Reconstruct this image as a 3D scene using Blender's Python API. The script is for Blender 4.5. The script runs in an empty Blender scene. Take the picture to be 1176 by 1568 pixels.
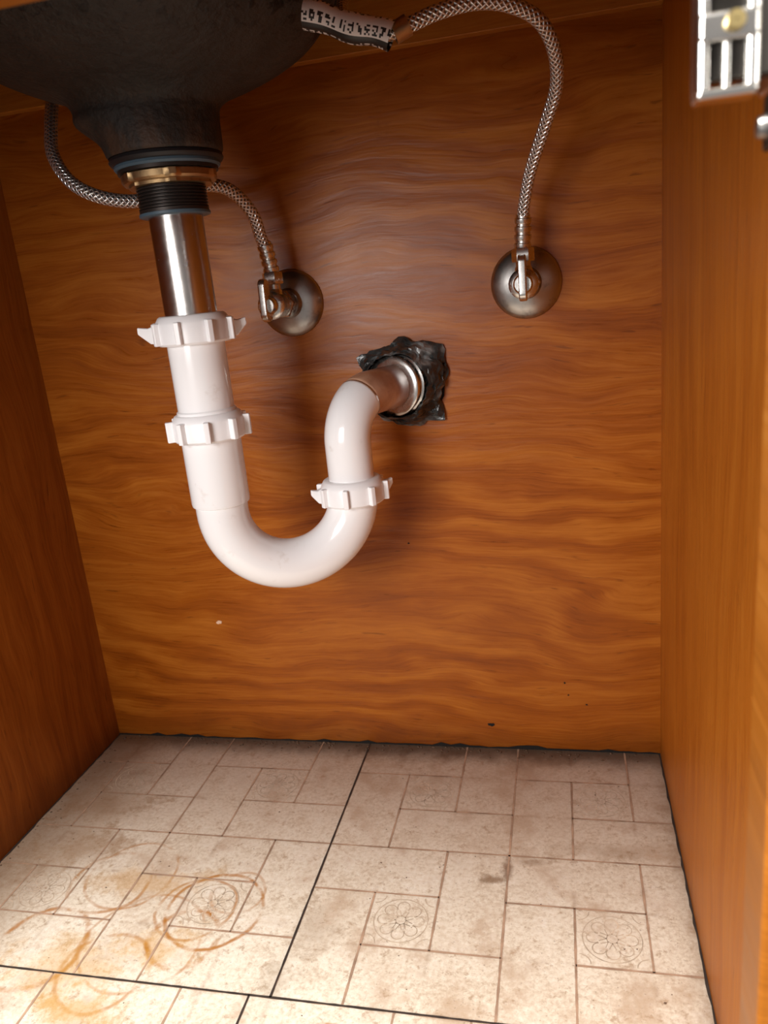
import bpy, math, random
from mathutils import Vector, Matrix, Quaternion
random.seed(4)
scn=bpy.context.scene
scn.view_settings.view_transform='Standard'
COL=scn.collection
# ---------------------------------------------------------------- helpers
def empty(name, loc=(0,0,0)):
    o=bpy.data.objects.new(name,None); COL.objects.link(o); o.location=loc; o.empty_display_size=.02
    return o
def mk(name, verts, faces, mat, parent=None, smooth=True, uvs=None):
    me=bpy.data.meshes.new(name); me.from_pydata([tuple(v) for v in verts],[],faces); me.update()
    if uvs:
        ul=me.uv_layers.new(name='UVMap')
        for p,fu in zip(me.polygons,uvs):
            for li,uv in zip(p.loop_indices,fu): ul.data[li].uv=uv
    for p in me.polygons: p.use_smooth=smooth
    if mat: me.materials.append(mat)
    o=bpy.data.objects.new(name,me); COL.objects.link(o)
    if parent: o.parent=parent
    return o
def bevel(o,w,seg=3,ang=35):
    b=o.modifiers.new('bev','BEVEL'); b.width=w; b.segments=seg; b.limit_method='ANGLE'; b.angle_limit=math.radians(ang)
    for p in o.data.polygons: p.use_smooth=True
    n=o.modifiers.new('wn','WEIGHTED_NORMAL'); n.keep_sharp=True
    return o
def box(name,lo,hi,mat,parent=None,bev=0,rot=None):
    c=[(lo[i]+hi[i])/2 for i in range(3)]; h=[(hi[i]-lo[i])/2 for i in range(3)]
    vs=[]
    for z in(-1,1):
        for y in(-1,1):
            for x in(-1,1):
                v=Vector((x*h[0],y*h[1],z*h[2]))
                if rot is not None: v=rot@v
                vs.append(v+Vector(c))
    fs=[(0,2,3,1),(4,5,7,6),(0,1,5,4),(2,6,7,3),(0,4,6,2),(1,3,7,5)]
    o=mk(name,vs,fs,mat,parent,smooth=False)
    if bev: bevel(o,bev)
    return o
def axisrot(axis):
    return Vector((0,0,1)).rotation_difference(Vector(axis).normalized()).to_matrix()
def lathe(name,prof,origin,axis,mat,parent=None,segs=72,radial=None,smooth=True):
    R=axisrot(axis); O=Vector(origin); vs=[];fs=[];uv=[]
    n=len(prof)
    for i,(r,z) in enumerate(prof):
        for j in range(segs):
            a=2*math.pi*j/segs
            rr=r*(radial(a,z) if radial else 1)
            vs.append(R@Vector((rr*math.cos(a),rr*math.sin(a),z))+O)
    for i in range(n-1):
        for j in range(segs):
            k=(j+1)%segs
            fs.append((i*segs+j,i*segs+k,(i+1)*segs+k,(i+1)*segs+j))
            u0,u1=j/segs,(j+1)/segs
            uv.append([(u0,prof[i][1]),(u1,prof[i][1]),(u1,prof[i+1][1]),(u0,prof[i+1][1])])
    o=mk(name,vs,fs,mat,parent,smooth,uv)
    m=o.modifiers.new('es','EDGE_SPLIT'); m.split_angle=math.radians(38)
    return o
def crom(pts,res=12):
    P=[Vector(p) for p in pts]; P=[P[0]*2-P[1]]+P+[P[-1]*2-P[-2]]; out=[]
    for i in range(1,len(P)-2):
        p0,p1,p2,p3=P[i-1:i+3]
        for s in range(res):
            t=s/res
            out.append(.5*((2*p1)+(p2-p0)*t+(2*p0-5*p1+4*p2-p3)*t*t+(3*p1-p0-3*p2+p3)*t**3))
    out.append(P[-2]); return out
def sweep(name,path,rad,mat,parent=None,segs=40,cap=True,ovalx=1.0):
    P=[Vector(p) for p in path]; n=len(P)
    R=rad if isinstance(rad,(list,tuple)) else [rad]*n
    T=[(P[min(i+1,n-1)]-P[max(i-1,0)]).normalized() for i in range(n)]
    up=Vector((0,0,1)) if abs(T[0].z)<.9 else Vector((1,0,0))
    N=(up-T[0]*up.dot(T[0])).normalized()
    vs=[];fs=[];uv=[];L=0
    Ls=[]
    for i in range(n):
        if i:
            q=T[i-1].rotation_difference(T[i]); N=q@N; N=(N-T[i]*N.dot(T[i])).normalized(); L+=(P[i]-P[i-1]).length
        B=T[i].cross(N); Ls.append(L)
        for j in range(segs):
            a=2*math.pi*j/segs
            vs.append(P[i]+(N*math.cos(a)+B*math.sin(a)*ovalx)*R[i])
    for i in range(n-1):
        for j in range(segs):
            k=(j+1)%segs
            fs.append((i*segs+j,i*segs+k,(i+1)*segs+k,(i+1)*segs+j))
            u0,u1=j/segs,(j+1)/segs
            uv.append([(u0,Ls[i]),(u1,Ls[i]),(u1,Ls[i+1]),(u0,Ls[i+1])])
    if cap:
        fs.append(tuple(reversed(range(segs)))); uv.append([(0,0)]*segs)
        fs.append(tuple((n-1)*segs+j for j in range(segs))); uv.append([(0,0)]*segs)
    return mk(name,vs,fs,mat,parent,True,uv)
# ---------------------------------------------------------------- node helpers
class NT:
    def __init__(s,name,rough=.5,metal=0.,color=(.5,.5,.5)):
        s.m=bpy.data.materials.new(name); s.m.use_nodes=True; s.t=s.m.node_tree
        s.b=s.t.nodes['Principled BSDF']; s.b.inputs['Roughness'].default_value=rough; s.b.inputs['Metallic'].default_value=metal
        s.b.inputs['Base Color'].default_value=(*color,1)
        s.tc=s.t.nodes.new('ShaderNodeTexCoord')
    def put(s,sock,v):
        if hasattr(v,'is_output') : s.t.links.new(v,sock)
        elif isinstance(v,(tuple,list)): sock.default_value=(*v,1) if len(sock.default_value)==4 and len(v)==3 else v
        else: sock.default_value=v
    def M(s,op,a,b=0.,c=0.,clamp=False):
        n=s.t.nodes.new('ShaderNodeMath'); n.operation=op; n.use_clamp=clamp
        s.put(n.inputs[0],a); s.put(n.inputs[1],b); s.put(n.inputs[2],c); return n.outputs[0]
    def obj(s): return s.tc.outputs['Object']
    def uv(s): return s.tc.outputs['UV']
    def sep(s,v):
        n=s.t.nodes.new('ShaderNodeSeparateXYZ'); s.put(n.inputs[0],v); return n.outputs
    def comb(s,x,y,z):
        n=s.t.nodes.new('ShaderNodeCombineXYZ'); s.put(n.inputs[0],x);s.put(n.inputs[1],y);s.put(n.inputs[2],z); return n.outputs[0]
    def noise(s,v,sc=5,det=4,rough=.55,dist=0.):
        n=s.t.nodes.new('ShaderNodeTexNoise'); s.put(n.inputs['Vector'],v); n.inputs['Scale'].default_value=sc
        n.inputs['Detail'].default_value=det; n.inputs['Roughness'].default_value=rough; n.inputs['Distortion'].default_value=dist
        return n.outputs[0]
    def white(s,v):
        n=s.t.nodes.new('ShaderNodeTexWhiteNoise'); n.noise_dimensions='3D'; s.put(n.inputs['Vector'],v); return n.outputs[0]
    def ramp(s,f,stops):
        n=s.t.nodes.new('ShaderNodeValToRGB'); s.put(n.inputs[0],f); e=n.color_ramp.elements
        while len(e)<len(stops): e.new(.5)
        for x,(p,c) in zip(e,stops): x.position=p; x.color=(*c,1) if len(c)==3 else c
        return n.outputs[0]
    def sm(s,f,a,b):
        n=s.t.nodes.new('ShaderNodeMapRange'); n.interpolation_type='SMOOTHSTEP'; s.put(n.inputs[0],f)
        n.inputs[1].default_value=a; n.inputs[2].default_value=b; return n.outputs[0]
    def mix(s,f,a,b,mode='MIX'):
        n=s.t.nodes.new('ShaderNodeMix'); n.data_type='RGBA'; n.blend_type=mode
        s.put(n.inputs[0],f); s.put(n.inputs[6],a); s.put(n.inputs[7],b); return n.outputs[2]
    def color(s,v): s.put(s.b.inputs['Base Color'],v)
    def rough(s,v): s.put(s.b.inputs['Roughness'],v)
    def bump(s,h,dist=.001,strength=.5):
        n=s.t.nodes.new('ShaderNodeBump'); n.inputs['Distance'].default_value=dist; n.inputs['Strength'].default_value=strength
        s.put(n.inputs['Height'],h); s.put(s.b.inputs['Normal'],n.outputs[0])
# ---------------------------------------------------------------- materials
def wood(name,grain,dark,mid,light,swirl=1.0,freq=34,seed=0.,rough=.36,ring=.16,fx=5.,spec=.2,wf=.44,ws=.24,bmp=.3):
    n=NT(name,rough)
    x,y,z=n.sep(n.obj())
    if grain=='zy': a,b=z,y
    else: a,b=x,z
    a=n.M('ADD',a,seed)
    f1=n.noise(n.comb(n.M('MULTIPLY',a,3.6),seed,n.M('MULTIPLY',b,9.0)),1.0,2.,.45)
    f2=n.noise(n.comb(n.M('MULTIPLY',a,16.),seed+3,n.M('MULTIPLY',b,46.)),1.0,2.,.5)
    fld=n.M('ADD',n.M('MULTIPLY',b,freq),n.M('ADD',n.M('MULTIPLY',f1,10*swirl),n.M('MULTIPLY',f2,1.8*swirl)))
    s=n.M('ADD',n.M('MULTIPLY',n.M('SINE',n.M('MULTIPLY',fld,6.2832)),.5),.5)
    wb_=n.M('ADD',b,n.M('ADD',n.M('MULTIPLY',f1,.15*swirl),n.M('MULTIPLY',f2,.016*swirl)))
    fine=n.noise(n.comb(n.M('MULTIPLY',a,22.),seed+7,n.M('MULTIPLY',wb_,560.)),1.,5.,.7)
    streak=n.noise(n.comb(n.M('MULTIPLY',a,fx),seed+5,n.M('MULTIPLY',wb_,150.)),1.,4.,.62)
    big=n.noise(n.comb(n.M('MULTIPLY',a,3.2),seed+9,n.M('MULTIPLY',b,5.)),1.,4.,.58)
    msk=n.sm(n.noise(n.comb(n.M('MULTIPLY',a,5.),seed+4,n.M('MULTIPLY',b,9.)),1.,2.,.5),.35,.65)
    sr=n.M('ADD',n.M('MULTIPLY',n.M('MULTIPLY',n.M('SUBTRACT',s,.5),ring),n.M('ADD',n.M('MULTIPLY',msk,.8),.2)),ring*.5)
    k=n.M('ADD',n.M('ADD',sr,n.M('MULTIPLY',fine,wf)),n.M('ADD',n.M('MULTIPLY',streak,ws),n.M('MULTIPLY',big,.34)))
    c=n.ramp(k,[(.36,dark),(.57,mid),(.78,light)])
    pore=n.noise(n.comb(n.M('MULTIPLY',a,38.),seed+11,n.M('MULTIPLY',wb_,330.)),1.,2.,.5)
    c=n.mix(n.M('MULTIPLY',n.sm(pore,.66,.76),.45),c,tuple(q*.5 for q in dark))
    sc=n.sm(n.noise(n.obj(),22,6,.7),.65,.76)
    c=n.mix(n.M('MULTIPLY',sc,.32),c,tuple(q*.45 for q in dark))
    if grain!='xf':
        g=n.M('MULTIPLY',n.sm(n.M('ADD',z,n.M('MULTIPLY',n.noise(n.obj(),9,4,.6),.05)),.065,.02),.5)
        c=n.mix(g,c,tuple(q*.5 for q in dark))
    n.color(c)
    n.rough(n.M('ADD',n.M('MULTIPLY',fine,.3),rough-.13))
    n.b.inputs['Specular IOR Level'].default_value=spec
    wav=n.noise(n.comb(n.M('MULTIPLY',a,18.),seed+1,n.M('MULTIPLY',wb_,90.)),1.,2.,.5)
    n.bump(n.M('ADD',n.M('ADD',n.M('MULTIPLY',s,.12),n.M('MULTIPLY',fine,.2)),wav),.0015,bmp)
    return n.m
M_back=wood('plywood_varnished','x',(.175,.036,.0026),(.315,.080,.0055),(.455,.145,.015),.62,28,0.7,.30,.17,3.4,.24)
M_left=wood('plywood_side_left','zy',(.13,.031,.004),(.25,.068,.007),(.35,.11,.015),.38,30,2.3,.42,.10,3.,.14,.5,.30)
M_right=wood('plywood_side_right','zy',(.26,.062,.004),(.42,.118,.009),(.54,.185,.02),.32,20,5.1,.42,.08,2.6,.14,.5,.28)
M_frame=wood('face_frame_wood','xf',(.24,.07,.006),(.40,.13,.013),(.52,.21,.035),.3,30,8.1,.36,.1,5,.2)
M_cleat=wood('cleat_wood','x',(.26,.075,.007),(.40,.13,.015),(.52,.20,.03),.3,30,6.4)
def m_white():
    n=NT('white_pvc',.16,0,(.9,.88,.88))
    x=n.noise(n.obj(),60,5,.6); c=n.mix(n.M('MULTIPLY',n.sm(x,.62,.76),.38),(.91,.90,.905),(.62,.54,.48))
    n.color(c); n.b.inputs['Coat Weight'].default_value=.4; n.b.inputs['Coat Roughness'].default_value=.08
    n.bump(n.noise(n.obj(),30,2,.5),.0004,.3); return n.m
M_white=m_white()
M_nut=NT('white_nylon_nut',.34,0,(.91,.895,.90)).m
def m_arm():
    n=NT('aged_arm_wood_reflection',.28); x=n.noise(n.obj(),45,5,.6); n.color(n.ramp(x,[(.35,(.36,.17,.10)),(.65,(.58,.35,.23))])); return n.m  # brown tone: aged plastic plus the wood's reflection painted into the colour
M_arm=m_arm()
def metal(name,col,rough,dirt=.4):
    n=NT(name,rough,1.,col); x=n.noise(n.obj(),120,6,.65)
    n.color(n.mix(n.M('MULTIPLY',n.sm(x,.5,.75),dirt),col,tuple(c*.35 for c in col)))
    n.rough(n.M('ADD',n.M('MULTIPLY',x,.25),rough-.08)); return n.m
M_chrome=metal('chrome_tailpiece',(.60,.56,.53),.19,.12)
M_nick=metal('satin_nickel',(.68,.66,.63),.22,.4)
M_esc=metal('escutcheon_steel',(.46,.44,.42),.28,.6)
M_brass=metal('brass_locknut',(.46,.31,.16),.38,.8)
M_yell=metal('yellow_zinc_screw',(.80,.62,.28),.3,.1)
M_thr=NT('blackened_thread',.42,.6,(.05,.04,.035)).m
M_rub=NT('black_rubber',.5,0,(.012,.012,.014)).m
M_blue=NT('blue_grey_gasket',.45,0,(.07,.12,.16)).m
M_hole=NT('dark_void',.9,0,(.006,.004,.003)).m
M_paint=NT('white_paint_fleck',.6,0,(.75,.5,.35)).m
def m_braid():
    n=NT('braided_steel',.25,1.)
    u,v,_=n.sep(n.uv())
    A=n.M('MULTIPLY',u,6.2832*7); B=n.M('MULTIPLY',v,6.2832*260)
    p=n.M('SINE',n.M('ADD',A,B)); q=n.M('SINE',n.M('SUBTRACT',A,B))
    h=n.M('MAXIMUM',p,q)
    k=n.sm(h,-.75,.2)
    n.color(n.mix(k,(.18,.15,.12),(.82,.80,.78)))
    n.b.inputs['Metallic'].default_value=.82
    n.bump(h,.0006,.8); return n.m
M_braid=m_braid()
def m_sink():
    n=NT('sink_undercoat',.58)
    x=n.noise(n.obj(),14,6,.65); sp=n.noise(n.obj(),110,3,.6); ox,oy,oz=n.sep(n.obj())
    c=n.ramp(x,[(.3,(.017,.015,.013)),(.7,(.048,.041,.035))])
    drip=n.noise(n.comb(n.M('MULTIPLY',ox,50.),n.M('MULTIPLY',oy,50.),n.M('MULTIPLY',oz,14.)),1.,5.,.65)
    r=n.M('MULTIPLY',n.sm(oz,.600,.558),n.sm(drip,.44,.66))
    c=n.mix(n.M('MULTIPLY',r,.5),c,(.11,.055,.028))
    c=n.mix(n.M('MULTIPLY',n.M('MULTIPLY',n.sm(sp,.55,.60),n.sm(oz,.604,.624)),.9),c,(.003,.003,.003))
    n.color(c); n.bump(n.M('ADD',sp,x),.0024,.8); n.b.inputs['Specular IOR Level'].default_value=.35; return n.m
M_sink=m_sink()
def m_wrap():
    n=NT('crumpled_pipe_wrap',.22); x=n.noise(n.obj(),80,4,.6); n.bump(x,.003,.6)
    f=n.noise(n.obj(),34,3,.6)
    n.color(n.ramp(f,[(.38,(.012,.013,.013)),(.52,(.04,.043,.043)),(.62,(.22,.22,.215))])); return n.m
M_wrap=m_wrap()
def m_tag():
    n=NT('printed_hose_label',.4)
    u,v,_=n.sep(n.uv())
    cu=n.M('MULTIPLY',u,44.); cv=n.M('MULTIPLY',v,820.)
    row=n.M('LESS_THAN',n.M('FRACT',n.M('DIVIDE',cu,10.)),.50)
    col=n.M('LESS_THAN',n.M('FRACT',n.M('DIVIDE',cv,4.)),.70)
    gl=n.M('GREATER_THAN',n.white(n.comb(n.M('FLOOR',cu),n.M('FLOOR',cv),0.)),.45)
    t=n.M('MULTIPLY',n.M('MULTIPLY',row,col),gl)
    band=n.M('GREATER_THAN',u,.36)
    c=n.mix(band,n.mix(t,(.92,.92,.92),(.02,.02,.02)),n.mix(t,(.015,.015,.015),(.8,.8,.8)))
    n.color(c); return n.m
M_tag=m_tag()
U=.0508
def m_floor():
    n=NT('vinyl_tile',.42)
    P=n.obj(); x,y,z=n.sep(P)
    fine=n.noise(P,300,4,.7); mid=n.noise(P,34,7,.7); big=n.noise(P,9,5,.6)
    c=n.ramp(n.M('ADD',n.M('MULTIPLY',fine,.5),n.M('MULTIPLY',mid,.5)),[(.36,(.56,.45,.33)),(.5,(.81,.73,.60)),(.63,(.92,.87,.77))])
    g=n.sm(n.M('ADD',n.M('MULTIPLY',mid,.6),n.M('MULTIPLY',big,.5)),.53,.68)
    c=n.mix(n.M('MULTIPLY',g,.62),c,(.42,.26,.14))
    sp=n.noise(P,95,6,.75)
    c=n.mix(n.M('MULTIPLY',n.sm(sp,.55,.66),.6),c,(.36,.23,.13))
    sp2=n.noise(P,420,3,.7)
    c=n.mix(n.M('MULTIPLY',n.sm(sp2,.62,.70),.55),c,(.22,.14,.09))
    # grime hugging the grout: distance to the 2-inch lattice
    def lat(q):
        f=n.M('FRACT',n.M('ADD',n.M('DIVIDE',q,U),100.)); return n.M('SUBTRACT',.5,n.M('ABSOLUTE',n.M('SUBTRACT',f,.5)))
    gr=n.M('MAXIMUM',n.sm(lat(x),.06,.0),n.sm(lat(y),.06,.0))
    gr=n.M('MULTIPLY',n.M('MULTIPLY',gr,n.sm(mid,.46,.60)),.30); c=n.mix(gr,c,(.30,.19,.11))
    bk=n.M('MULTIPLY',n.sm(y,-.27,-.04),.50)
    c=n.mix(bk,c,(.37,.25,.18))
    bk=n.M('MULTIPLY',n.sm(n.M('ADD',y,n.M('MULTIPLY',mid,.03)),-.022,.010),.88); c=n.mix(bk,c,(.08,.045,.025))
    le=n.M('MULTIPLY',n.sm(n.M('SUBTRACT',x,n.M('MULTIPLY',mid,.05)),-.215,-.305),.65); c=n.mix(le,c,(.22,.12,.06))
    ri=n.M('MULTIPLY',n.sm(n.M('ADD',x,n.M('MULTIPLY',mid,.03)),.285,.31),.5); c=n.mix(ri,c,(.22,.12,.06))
    wx=n.M('MULTIPLY',n.M('SUBTRACT',n.noise(P,20,3,.5),.5),.014)
    for cx,cy,r,w,st in [(-.084,-.264,.027,.0026,1.),(-.072,-.235,.038,.0020,.9),(-.088,-.235,.031,.0016,.7),(-.175,-.215,.034,.0020,.7),(-.160,-.205,.038,.0016,.6),(-.195,-.285,.038,.0026,.85),
                         (-.130,-.300,.034,.0020,.65),(.045,-.345,.026,.0018,.8),(-.06,-.215,.022,.0016,.5),(-.115,-.27,.046,.0016,.5)]:
        dx=n.M('ADD',n.M('SUBTRACT',x,cx),wx); dy=n.M('SUBTRACT',y,cy)
        d=n.M('SQRT',n.M('ADD',n.M('MULTIPLY',dx,dx),n.M('MULTIPLY',dy,dy)))
        e=n.M('ABSOLUTE',n.M('SUBTRACT',d,r))
        brk=n.sm(n.noise(n.comb(n.M('ADD',x,cx),y,cy),30,4,.65),.36,.58)
        k=n.M('MULTIPLY',n.M('MULTIPLY',n.sm(e,w*1.3,w*.2),st),brk)
        c=n.mix(k,c,(.42,.165,.022))
    for cx,cy,rx,ry,st,col in [(-.10,-.275,.035,.02,.5,(.64,.35,.08)),(-.16,-.30,.05,.03,.45,(.62,.35,.09)),(-.14,-.21,.06,.02,.5,(.56,.32,.11)),(.152,-.168,.006,.016,.8,(.18,.09,.045)),(.143,-.180,.013,.005,.75,(.20,.11,.05)),(.168,-.158,.014,.005,.5,(.22,.12,.06)),
                               (.012,-.245,.022,.030,.42,(.36,.26,.18)),(.0,-.29,.016,.03,.38,(.33,.26,.19)),(.235,-.14,.05,.012,.45,(.30,.19,.11)),(-.235,-.12,.05,.03,.6,(.30,.18,.10)),(-.22,-.18,.05,.03,.6,(.33,.20,.11)),(-.13,-.33,.03,.02,.6,(.60,.35,.10))]:
        dx=n.M('DIVIDE',n.M('SUBTRACT',x,cx),rx); dy=n.M('DIVIDE',n.M('SUBTRACT',y,cy),ry)
        d=n.M('SQRT',n.M('ADD',n.M('MULTIPLY',dx,dx),n.M('MULTIPLY',dy,dy)))
        k=n.M('MULTIPLY',n.sm(n.M('ADD',d,n.M('MULTIPLY',n.M('SUBTRACT',mid,.5),4.5)),1.2,.1),st)
        c=n.mix(k,c,col)
    n.color(c); n.rough(n.M('ADD',n.M('MULTIPLY',mid,.3),.3)); n.bump(fine,.0004,.35); return n.m
M_floor=m_floor()
def m_line(name,col,seed):
    n=NT(name,.7); x=n.noise(n.obj(),50+seed,4,.6); n.color(n.ramp(x,[(.3,tuple(c*.7 for c in col)),(.7,tuple(min(1,c*1.5) for c in col))])); return n.m
M_grout=m_line('tile_grout',(.38,.25,.17),1); M_seam=m_line('tile_seam_dirt',(.035,.025,.02),2); M_motif=m_line('embossed_motif',(.50,.40,.30),3)
M_crumb=m_line('crumb_dirt',(.10,.055,.03),5)
# ---------------------------------------------------------------- shell
XL,XR=-.292,.2872
YF=-.512
H=.72
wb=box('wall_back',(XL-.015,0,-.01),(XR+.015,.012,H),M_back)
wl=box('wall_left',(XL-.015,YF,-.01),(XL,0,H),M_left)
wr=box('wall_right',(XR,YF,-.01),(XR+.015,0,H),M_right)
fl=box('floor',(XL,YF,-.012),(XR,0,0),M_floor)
ce=box('ceiling',(XL-.015,YF,H),(XR+.015,.012,H+.03),M_frame)
cl=box('trim_1',(XL,-.010,.634),(XR,0,.70),M_cleat,bev=.001)
ff=empty('cabinet_face_frame')
box('stile_right',(.252,-.512,-.01),(XR+.015,-.492,H),M_frame,ff,.0015)
box('stile_left',(XL-.015,-.512,-.01),(XL+.02,-.492,H),M_frame,ff,.0015)
box('top_rail',(XL,-.512,.530),(XR,-.492,H),M_frame,ff,.0015)
def disc(name,c,r,nrm,mat,parent,jag=.3,sx=1):
    vs=[];k=14
    for j in range(k):
        a=2*math.pi*j/k; rr=r*(1+random.uniform(-jag,jag))
        vs.append((c[0]+rr*math.cos(a)*sx,c[1]+nrm,c[2]+rr*math.sin(a)))
    return mk(name,vs,[tuple(range(k))],mat,parent,False)
disc('nail_hole',(.128,0,.027),.0022,-.0004,M_hole,wb,.4,1.6)
disc('paint_fleck',(-.148,0,.138),.0018,-.0004,M_paint,wb,.3,1.7)
for p in((.20,.075),(.203,.062),(.06,.22),(.22,.052)): disc('speck',(p[0],0,p[1]),.0009,-.0004,M_hole,wb,.4)
gv=[];gf=[]
n_=60
for i in range(n_+1):
    x=XL+(XR-XL)*i/n_; h=.0014+.0012*random.random()+(.0025 if random.random()<.12 else 0)
    gv+= [(x,-.0006,0.0003),(x,-.0006,h)]
for i in range(n_): gf.append((2*i,2*i+2,2*i+3,2*i+1))
mk('gap_line',gv,gf,M_hole,wb,False)
def strip_edge(name,x0,sx,parent):
    gv=[];gf=[]
    for i in range(61):
        y=-.5*i/60; w=.0010+.0012*random.random()
        gv+=[(x0,y,.0004),(x0+sx*w,y,.0004)]
    for i in range(60): gf.append((2*i,2*i+1,2*i+3,2*i+2))
    mk(name,gv,gf,M_seam,parent,False)
strip_edge('edge_gap_right',XR,-1,fl); strip_edge('edge_gap_left',XL,1,fl)
vs=[];fs=[]
for i in range(320):
    if i<200: x=random.uniform(XL+.01,XR-.01); y=-abs(random.gauss(0,.006))-.002; s=random.uniform(.0005,.0017)
    elif i<250: x=XL+.003+abs(random.gauss(0,.008)); y=random.uniform(-.3,-.01); s=random.uniform(.0004,.0012)
    else: x=random.uniform(XL+.02,XR-.02); y=random.uniform(-.38,-.01); s=random.uniform(.0003,.0009)
    b=len(vs); a0=random.uniform(0,6.28)
    for k in range(4):
        a=a0+k*math.pi/2; rr=s*random.uniform(.6,1.5)
        vs.append((x+rr*math.cos(a),min(-.0003,y+rr*math.sin(a)*.8),0.0003))
    vs.append((x,y,s*.8))
    fs+=[(b+k,b+(k+1)%4,b+4) for k in range(4)]
mk('debris_crumbs',vs,fs,M_crumb,fl,False)
# ---------------------------------------------------------------- tile pattern (thin inlay)
def ribbons(name,segs,w,z,mat,parent):
    vs=[];fs=[]
    for (x0,y0,x1,y1) in segs:
        x0=max(XL+.001,min(XR-.001,x0));x1=max(XL+.001,min(XR-.001,x1))
        d=Vector((x1-x0,y1-y0))
        if d.length<1e-5: continue
        m=max(1,int(d.length/.006)); d.normalize(); nn=Vector((-d.y,d.x)); L=math.hypot(x1-x0,y1-y0)
        b=len(vs)
        for i in range(m+1):
            t=L*i/m; ww=w*(.5+random.uniform(-.13,.13)); px=x0+d.x*t; py=y0+d.y*t
            vs+=[(px+nn.x*ww,py+nn.y*ww,z),(px-nn.x*ww,py-nn.y*ww,z)]
        for i in range(m): fs.append((b+2*i,b+2*i+1,b+2*i+3,b+2*i+2))
    return mk(name,vs,fs,mat,parent,False)
gs=[];mot=[]
for bi in range(-3,4):
    for bj in range(0,4):
        ox=bi*3*U; oy=-bj*3*U
        if bj>=2: ox-=.3*U
        def S(a,b,c,d):
            x0,x1=ox+a*U,ox+c*U
            if max(x0,x1)<XL or min(x0,x1)>XR: return
            gs.append((x0,oy-b*U,x1,oy-d*U))
        S(2,0,2,2);S(1,2,3,2);S(1,1,1,3);S(0,1,2,1);S(0,0,0,3);S(0,0,3,0)
        mot.append((ox+1.5*U,oy-1.5*U))
gs=[s for s in gs if s[1]<=0 and not (abs(s[1])<1e-6 and abs(s[3])<1e-6)]
ribbons('grout_lines',gs,.0016,.0003,M_grout,fl)
ribbons('tile_seams',[(0,0,0,-6*U),(XL,-6*U,XR,-6*U),(-.3*U,-6*U,-.3*U,-.51)],.0015,.0006,M_seam,fl)
ms=[]
def arc(cx,cy,r,a0,a1,k=14):
    for i in range(k):
        t0=a0+(a1-a0)*i/k;t1=a0+(a1-a0)*(i+1)/k
        ms.append((cx+r*math.cos(t0),cy+r*math.sin(t0),cx+r*math.cos(t1),cy+r*math.sin(t1)))
for cx,cy in mot:
    if cx<XL+.02 or cx>XR-.02: continue
    arc(cx,cy,.0205,0,2*math.pi,36); arc(cx,cy,.004,0,2*math.pi,10)
    for k in range(8):
        a=k*math.pi/4
        ex,ey=cx+.013*math.cos(a),cy+.013*math.sin(a)
        arc(ex,ey,.0048,a-2.3,a+2.3,10)
        ms.append((cx+.004*math.cos(a),cy+.004*math.sin(a),cx+.0095*math.cos(a+.25),cy+.0095*math.sin(a+.25)))
        ms.append((cx+.004*math.cos(a),cy+.004*math.sin(a),cx+.0095*math.cos(a-.25),cy+.0095*math.sin(a-.25)))
    for k in range(4):
        a=math.pi/4+k*math.pi/2; ccx=cx+.0232*math.sqrt(2)*math.cos(a); ccy=cy+.0232*math.sqrt(2)*math.sin(a)
        arc(ccx,ccy,.008,a+math.pi-.75,a+math.pi+.75,8)
ribbons('embossed_motifs',ms,.0007,.0002,M_motif,fl)
# ---------------------------------------------------------------- sink
SX,SY=-.057,-.14
sink=empty('kitchen_sink_basin')
prof=[(.0385,.556),(.0398,.559),(.0402,.568),(.0405,.5785),(.0425,.586),(.053,.5935),(.074,.602),(.095,.612),(.112,.6235),(.126,.640),(.137,.662),(.145,.69),(.151,.72)]
pp=crom([(r,0,z) for r,z in prof],5)
def bowl_rad(a,z):
    left=max(0,-math.cos(a-.25))
    return 1+.004*math.sin(3*a+z*40)+.42*math.exp(-((z-.581)/.0115)**2)*left**2+.10*left*max(0,min(1,(z-.585)/.02))*max(0,min(1,(.70-z)/.05))
lathe('bowl',[(p.x,p.z) for p in pp],(SX,SY,0),(0,0,1),M_sink,sink,120,radial=bowl_rad)
lathe('bowl_base',[(.0005,.5562),(.0385,.556)],(SX,SY,0),(0,0,1),M_sink,sink)
st=empty('sink_strainer')
A=(SX,SY,0);Zx=(0,0,1)
lathe('rubber_gasket',[(.02,.5555),(.0385,.5555),(.0392,.5535),(.0380,.5515),(.0365,.5508),(.02,.5508)],A,Zx,M_rub,st)
lathe('blue_washer',[(.02,.5508),(.0362,.5508),(.0365,.5492),(.0355,.5478),(.02,.5478)],A,Zx,M_blue,st)
lathe('fiber_washer',[(.02,.5478),(.0345,.5478),(.0345,.5455),(.02,.5455)],A,Zx,M_thr,st)
lathe('locknut',[(.02,.5455),(.0315,.5455),(.0328,.5445),(.0328,.5405),(.0315,.5390),(.0285,.5385),(.0285,.5365),(.02,.5365)],A,Zx,M_brass,st,96,radial=lambda a,z:1+(.05 if math.cos(6*a)>.75 and z<.545 else 0))
tp=[(.02,.5375)];z=.5375
while z>.5225:
    tp+=[(.0242,z),(.0242,z-.0006),(.0226,z-.0012),(.0226,z-.0015)]; z-=.0021
tp+=[(.0242,.5215),(.0242,.5195)]
lathe('threaded_shank',tp,A,Zx,M_thr,st)
lathe('washer_ring',[(.0242,.5195),(.0248,.5192),(.0248,.5175),(.0240,.517),(.019,.517)],A,Zx,M_blue,st)
lathe('tailpiece',[(.019,.5185),(.019,.440)],A,Zx,M_chrome,st,96)
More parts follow.
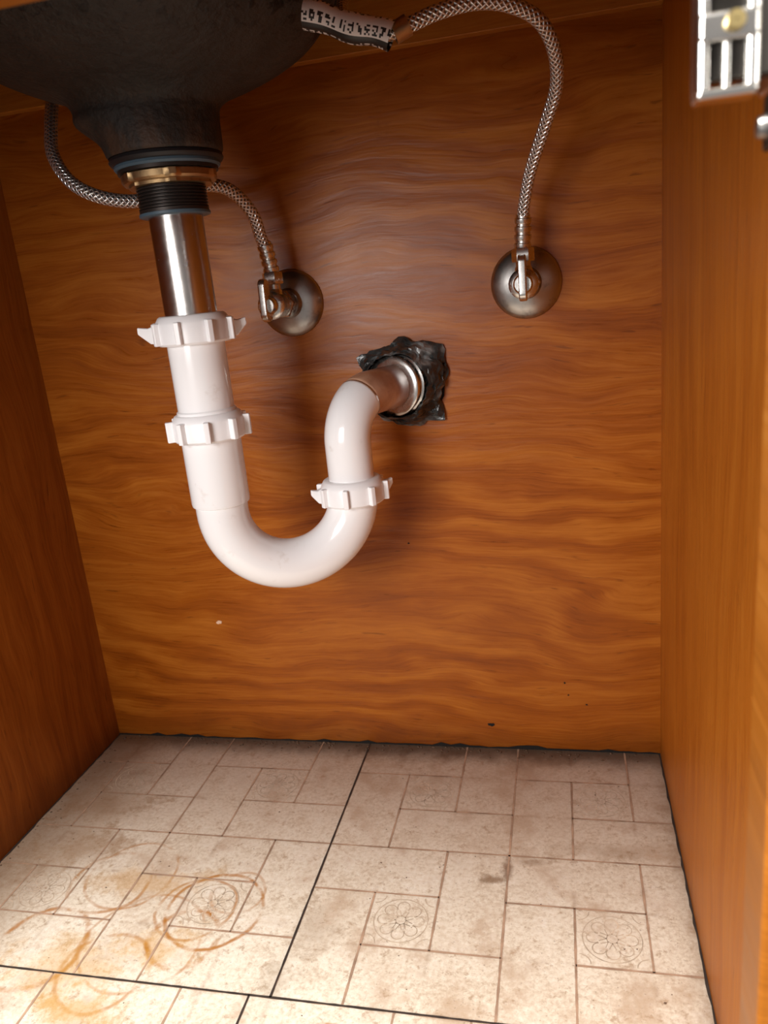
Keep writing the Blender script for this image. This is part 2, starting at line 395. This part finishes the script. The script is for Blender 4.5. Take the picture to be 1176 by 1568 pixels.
# ---------------------------------------------------------------- P-trap
trap=empty('p_trap_drain')
def slipnut(name,c,axis,r,h,nrib,wings,parent,phase=0.,ribr=.0028):
    R=axisrot(axis);O=Vector(c)
    lathe(name,[(r*.70,-h*.5),(r*.94,-h*.5),(r,-h*.42),(r,h*.25),(r*.97,h*.34),(r*.90,h*.5),(r*.84,h*.55),(r*.70,h*.55)],c,axis,M_nut,parent)
    for k in range(nrib):
        a=phase+2*math.pi*k/nrib
        Q=R@Matrix.Rotation(a,3,'Z')
        cc=O+Q@Vector((r+ribr*.35,0,-h*.06))
        w=.0022
        box(name+'_rib_%d'%k,cc-Vector((ribr,w,h*.40)),cc+Vector((ribr,w,h*.40)),M_nut,parent,.0009,rot=Q)
    for k,(a,l) in enumerate(wings):
        Q=R@Matrix.Rotation(a,3,'Z')
        pts=[(r-.002,-h*.42),(r+l*.35,-h*.36),(r+l,h*.02),(r+l*.98,h*.26),(r+l*.4,h*.20),(r-.002,h*.30)]
        vs=[];t=.0028
        for s in(-1,1):
            for (px,pz) in pts:
                tt=t if px<r+.6*l else t*.6
                vs.append(O+Q@Vector((px,s*tt,pz)))
        m=len(pts)
        fs=[tuple(reversed(range(m))),tuple(range(m,2*m))]+[(i,(i+1)%m,m+(i+1)%m,m+i) for i in range(m)]
        bevel(mk(name+'_ear_%d'%k,vs,fs,M_nut,parent,False),.0009)
av=math.atan2(.43,.90)
slipnut('slip_nut_top',(SX,SY,.4385),(0,0,1),.0275,.0200,8,[(av,.0115),(av+math.pi,.0125)],trap,av+.39)
lathe('extension_tube',[(.019,.431),(.0212,.431),(.0212,.372)],A,Zx,M_white,trap,96)
lathe('extension_rim',[(.0212,.380),(.0224,.379),(.0224,.374)],A,Zx,M_white,trap,96)
slipnut('slip_nut_middle',(SX,SY,.3665),(0,0,1),.0275,.0195,9,[],trap,.2,.0034)
lathe('trap_socket',[(.0205,.360),(.0226,.360),(.0226,.3075),(.0222,.3055),(.0203,.3045)],A,Zx,M_white,trap,96)
RX,RY=.037,-.091
d2=Vector((RX-SX,RY-SY,0)); span=d2.length; dh=d2.normalized(); Rb=span/2
cz=.2985
path=[Vector((SX,SY,.312)),Vector((SX,SY,.305))]
for i in range(49):
    a=math.pi*i/48
    path.append(Vector((SX,SY,cz))+dh*(Rb-Rb*math.cos(a))+Vector((0,0,-Rb*math.sin(a))))
path.append(Vector((RX,RY,.302)))
sweep('j_bend',path,.0203,M_white,trap,64)
slipnut('slip_nut_outlet',(RX,RY,.2985),(0,0,1),.0262,.0190,8,[(av+.1,.0085),(av+math.pi,.0085)],trap,av+.39)
HX,HZ=.074,.372
aw=Vector((HX-RX,0-RY,0)).normalized()
re=.036
path=[Vector((RX,RY,.296)),Vector((RX,RY,.31)),Vector((RX,RY,HZ-re-.004))]
for i in range(1,19):
    a=math.pi/2*i/24
    path.append(Vector((RX,RY,HZ-re))+aw*(re-re*math.cos(a))+Vector((0,0,re*math.sin(a))))
sweep('riser_elbow',path,.0187,M_white,trap,64)
path=[]
for i in range(18,25):
    a=math.pi/2*i/24
    path.append(Vector((RX,RY,HZ-re))+aw*(re-re*math.cos(a))+Vector((0,0,re*math.sin(a))))
e=path[-1]
path=path+[e+aw*.01,e+aw*.061]
sweep('wall_arm',path,.0183,M_arm,trap,64)
lathe('nickel_collar',[(.0184,-.003),(.0215,-.003),(.0250,-.0025),(.0260,-.0015),(.0260,.001),(.0242,.002),(.0242,.007),(.0260,.008),(.0260,.015),(.0184,.015)],e+aw*.037,aw,M_nick,trap)
wrap=empty('black_plastic_pipe_wrap')
def crumple(name,seed,r0,r1,y0,y1,pk):
    rr=random.Random(seed); K=60; L=7
    ph=[(rr.uniform(0,6.28),f,am) for f,am in((2,.04),(3,.05),(5,.045),(8,.03),(13,.03))]
    vs=[];fs=[]
    for i in range(L):
        t=i/(L-1)
        for j in range(K):
            a=2*math.pi*j/K
            s=1+sum(am*math.sin(f*a+p_+t*1.2) for p_,f,am in ph)
            for (pa,pr,wd) in pk:
                dd=abs(math.atan2(math.sin(a-pa),math.cos(a-pa))); s+=pr*max(0,1-dd/wd)*t
            r=(r0+(r1-r0)*t**.8)*(1+(s-1)*(.25+.75*t))+rr.uniform(-.0008,.0008)
            y=y0+(y1-y0)*t+.004*math.sin(5*a+ph[0][0]+t*4)*math.sin(math.pi*min(1,t+.15))+rr.uniform(-.0015,.0015)
            vs.append((HX-.001+y*.25+r*math.cos(a),min(y,-.0008),HZ+r*math.sin(a)))
    for i in range(L-1):
        for j in range(K):
            k=(j+1)%K; fs.append((i*K+j,i*K+k,(i+1)*K+k,(i+1)*K+j))
    o=mk(name,vs,fs,M_wrap,wrap,False)
    s=o.modifiers.new('s','SOLIDIFY'); s.thickness=.0006
    return o
crumple('wrap_outer',5,.028,.037,-.018,-.003,[(2.6,.32,.30),(.75,.16,.4),(-.85,.24,.3)])
crumple('wrap_inner',8,.0275,.033,-.026,-.010,[(2.3,.14,.35),(.5,.14,.4)])
disc('wall_hole',(HX,0,HZ),.034,-.0006,M_hole,wrap,.05)
# ---------------------------------------------------------------- shut-off valves + hoses
def hexr(a,z): return math.cos(math.pi/6)/math.cos((a%(math.pi/3))-math.pi/6)
def valve(x,z0,name='shutoff_valve'):
    v=empty(name); C=(x,0,z0); ax=(0,-1,0)
    lathe('escutcheon',[(.0290,0),(.0292,.0016),(.0284,.0034),(.0255,.0062),(.0205,.0085),(.0165,.0098),(.0130,.0108),(.0118,.0130),(.0112,.0165),(.006,.0170)],C,ax,M_esc,v,96)
    lathe('stub_pipe',[(.0078,.010),(.0078,.042)],C,ax,M_nick,v)
    lathe('compression_nut',[(.006,.0200),(.0115,.0200),(.0125,.0212),(.0125,.0295),(.0115,.0306),(.006,.0306)],C,ax,M_nick,v,72,radial=hexr)
    lathe('valve_body',[(.006,.0300),(.0095,.0310),(.0105,.034),(.0108,.040),(.0105,.048),(.0115,.0505),(.0115,.0545),(.0095,.0565),(.0065,.057),(.0055,.059),(.0055,.063),(.0002,.063)],C,ax,M_nick,v)
    o=(x,-.042,z0)
    lathe('outlet_neck',[(.0072,.004),(.0066,.012),(.0058,.013),(.0058,.020)],o,Zx,M_nick,v)
    lathe('outlet_nut',[(.004,.0165),(.0082,.0165),(.0088,.0175),(.0088,.0255),(.0080,.0265),(.004,.0265)],o,Zx,M_nick,v,72,radial=hexr)
    pts=[]
    for i in range(17):
        a=math.pi*i/16; pts.append((.0062*math.cos(a),.0125+.0062*math.sin(a)*.8))
    for i in range(17):
        a=math.pi+math.pi*i/16; pts.append((.0075*math.cos(a),-.0105+.0075*math.sin(a)*.8))
    vs=[]
    for s in(-1,1):
        for (py,pz) in pts: vs.append((x+s*.0030,-.0665+py,z0+.004+pz))
    m=len(pts); fs=[tuple(range(m)),tuple(reversed(range(m,2*m)))]+[((i+1)%m,i,m+i,m+(i+1)%m) for i in range(m)]
    bevel(mk('lever_handle',vs,fs,M_nick,v,False),.0012)
    lathe('lever_hub',[(.0002,.066),(.0062,.066),(.0075,.064),(.0075,.058),(.0002,.058)],C,ax,M_nick,v)
    return v
valve(.180,.447); valve(-.026,.449)
def ferrule(base,ax,par):
    pr=[(.0030,0)]
    for i in range(4):
        z=i*.0060; pr+=[(.0062,z),(.0066,z+.001),(.0066,z+.0035),(.0056,z+.0042),(.0056,z+.0058)]
    pr+=[(.0048,.0245)]
    lathe('ferrule',pr,base,ax,M_nick,par)
h1=empty('braided_supply_hose')
ferrule((.180,-.042,.4735),(.06,-.12,1),h1)
pR=[(.1812,-.0445,.494),(.183,-.050,.505),(.189,-.063,.526),(.201,-.085,.552),(.209,-.105,.571),(.208,-.125,.5875),(.1996,-.14,.601),(.183,-.15,.609),(.164,-.155,.612),(.141,-.16,.609),(.1154,-.165,.6015),(.098,-.162,.603),(.080,-.150,.616),(.076,-.12,.64),(.085,-.09,.67),(.09,-.06,.71)]
sweep('hose_braid',crom(pR,14),.0045,M_braid,h1,24)
ta=Vector((.062,-.171,.617)); tb=Vector((.1135,-.166,.5985))
tp=[ta.lerp(tb,i/20)+Vector((0,0,.0008*math.sin(i*.45))) for i in range(21)]
sweep('hose_label',tp,[.0082*(1+.05*math.sin(i*.7)) for i in range(21)],M_tag,h1,48,False)
lathe('label_crimp',[(.004,0),(.0062,0),(.0062,.010),(.004,.010)],(.1145,-.1655,.600),(.8,.15,.35),M_brass,h1)
h2=empty('braided_supply_hose')
ferrule((-.026,-.042,.4755),(-.10,-.12,1),h2)
pL=[(-.0283,-.0448,.496),(-.029,-.049,.503),(-.030,-.06,.5218),(-.0407,-.075,.5387),(-.058,-.093,.5423),(-.081,-.102,.538),(-.1033,-.11,.5347),(-.1263,-.12,.5400),(-.1467,-.12,.5527),(-.163,-.11,.574),(-.170,-.095,.596),(-.178,-.070,.630),(-.190,-.045,.67),(-.194,-.035,.71)]
sweep('hose_braid',crom(pL,14),.0050,M_braid,h2,24)
# ---------------------------------------------------------------- hinge
hg=empty('cabinet_hinge')
M_h=metal('hinge_steel',(.85,.83,.79),.16,.25)
M_hd=NT('hinge_shadow_steel',.4,.7,(.03,.026,.022)).m
box('mounting_plate',(.2485,-.5105,.486),(.2525,-.4935,.545),M_h,hg,.0008)
box('hinge_body',(.2370,-.503,.489),(.249,-.4975,.545),M_hd,hg,.0006)
for nm,x0,x1 in(('hinge_arm_inner',.2345,.2370),('hinge_arm_outer',.2434,.2464)):
    box(nm,(x0,-.5055,.4865),(x1,-.4965,.545),M_h,hg,.0011)
lathe('hinge_pivot_pin',[(.0002,.4872),(.0009,.4872),(.0009,.5000),(.0002,.5000)],(.2402,-.5035,0),(0,0,1),M_h,hg,24)
box('hinge_bridge',(.2345,-.5060,.4955),(.2462,-.4985,.5010),M_h,hg,.0012)
box('hinge_bridge_upper',(.2345,-.5060,.5065),(.2462,-.4985,.5100),M_h,hg,.0008)
box('hinge_end',(.2345,-.5055,.4855),(.2462,-.4975,.4875),M_h,hg,.0008)
lathe('adjust_screw_face',[(.0002,.002),(.0016,.002),(.0019,.0012),(.0019,0)],(.2412,-.506,.4985),(0,-1,0),M_yell,hg)
lathe('fixing_screw',[(.0002,.0022),(.0020,.0018),(.0024,.0),(.0022,-.001)],(.2485,-.502,.4795),(-1,0,0),M_esc,hg)
box('fixing_tab',(.2485,-.507,.475),(.2522,-.498,.486),M_hd,hg,.0008)
# ---------------------------------------------------------------- lights
def area(name,loc,target,size,energy,col):
    l=bpy.data.lights.new(name,'AREA'); l.energy=energy; l.color=col; l.size=size
    o=bpy.data.objects.new(name,l); COL.objects.link(o); o.location=loc
    o.rotation_euler=(Vector(target)-Vector(loc)).to_track_quat('-Z','Y').to_euler(); return o
area('kitchen_ceiling_light',(-.05,-1.25,1.75),(0,-.25,.1),.55,46,(1,.97,.91))
area('room_light',(-.28,-1.2,.60),(.03,0,.34),.45,11.5,(1,.97,.95))
w=bpy.data.worlds.new('room'); scn.world=w; w.use_nodes=True
w.node_tree.nodes['Background'].inputs[0].default_value=(1,.94,.90,1); w.node_tree.nodes['Background'].inputs[1].default_value=.30
# ---------------------------------------------------------------- camera
cd=bpy.data.cameras.new('camera'); cam=bpy.data.objects.new('camera',cd); COL.objects.link(cam)
r=Vector((.97347,.20837,-.09541)); dn=Vector((-.03129,-.29125,-.956)); fw=Vector((-.22696,.93371,-.27734))
m=Matrix((( r.x,-dn.x,-fw.x),(r.y,-dn.y,-fw.y),(r.z,-dn.z,-fw.z))).to_4x4()
cam.matrix_world=Matrix.Translation((.2065,-.6888,.4561))@m
cd.sensor_width=36; cd.lens=1221.2*36/1600; cd.clip_start=.01
cd.dof.use_dof=True; cd.dof.focus_distance=.60; cd.dof.aperture_fstop=16
scn.camera=cam
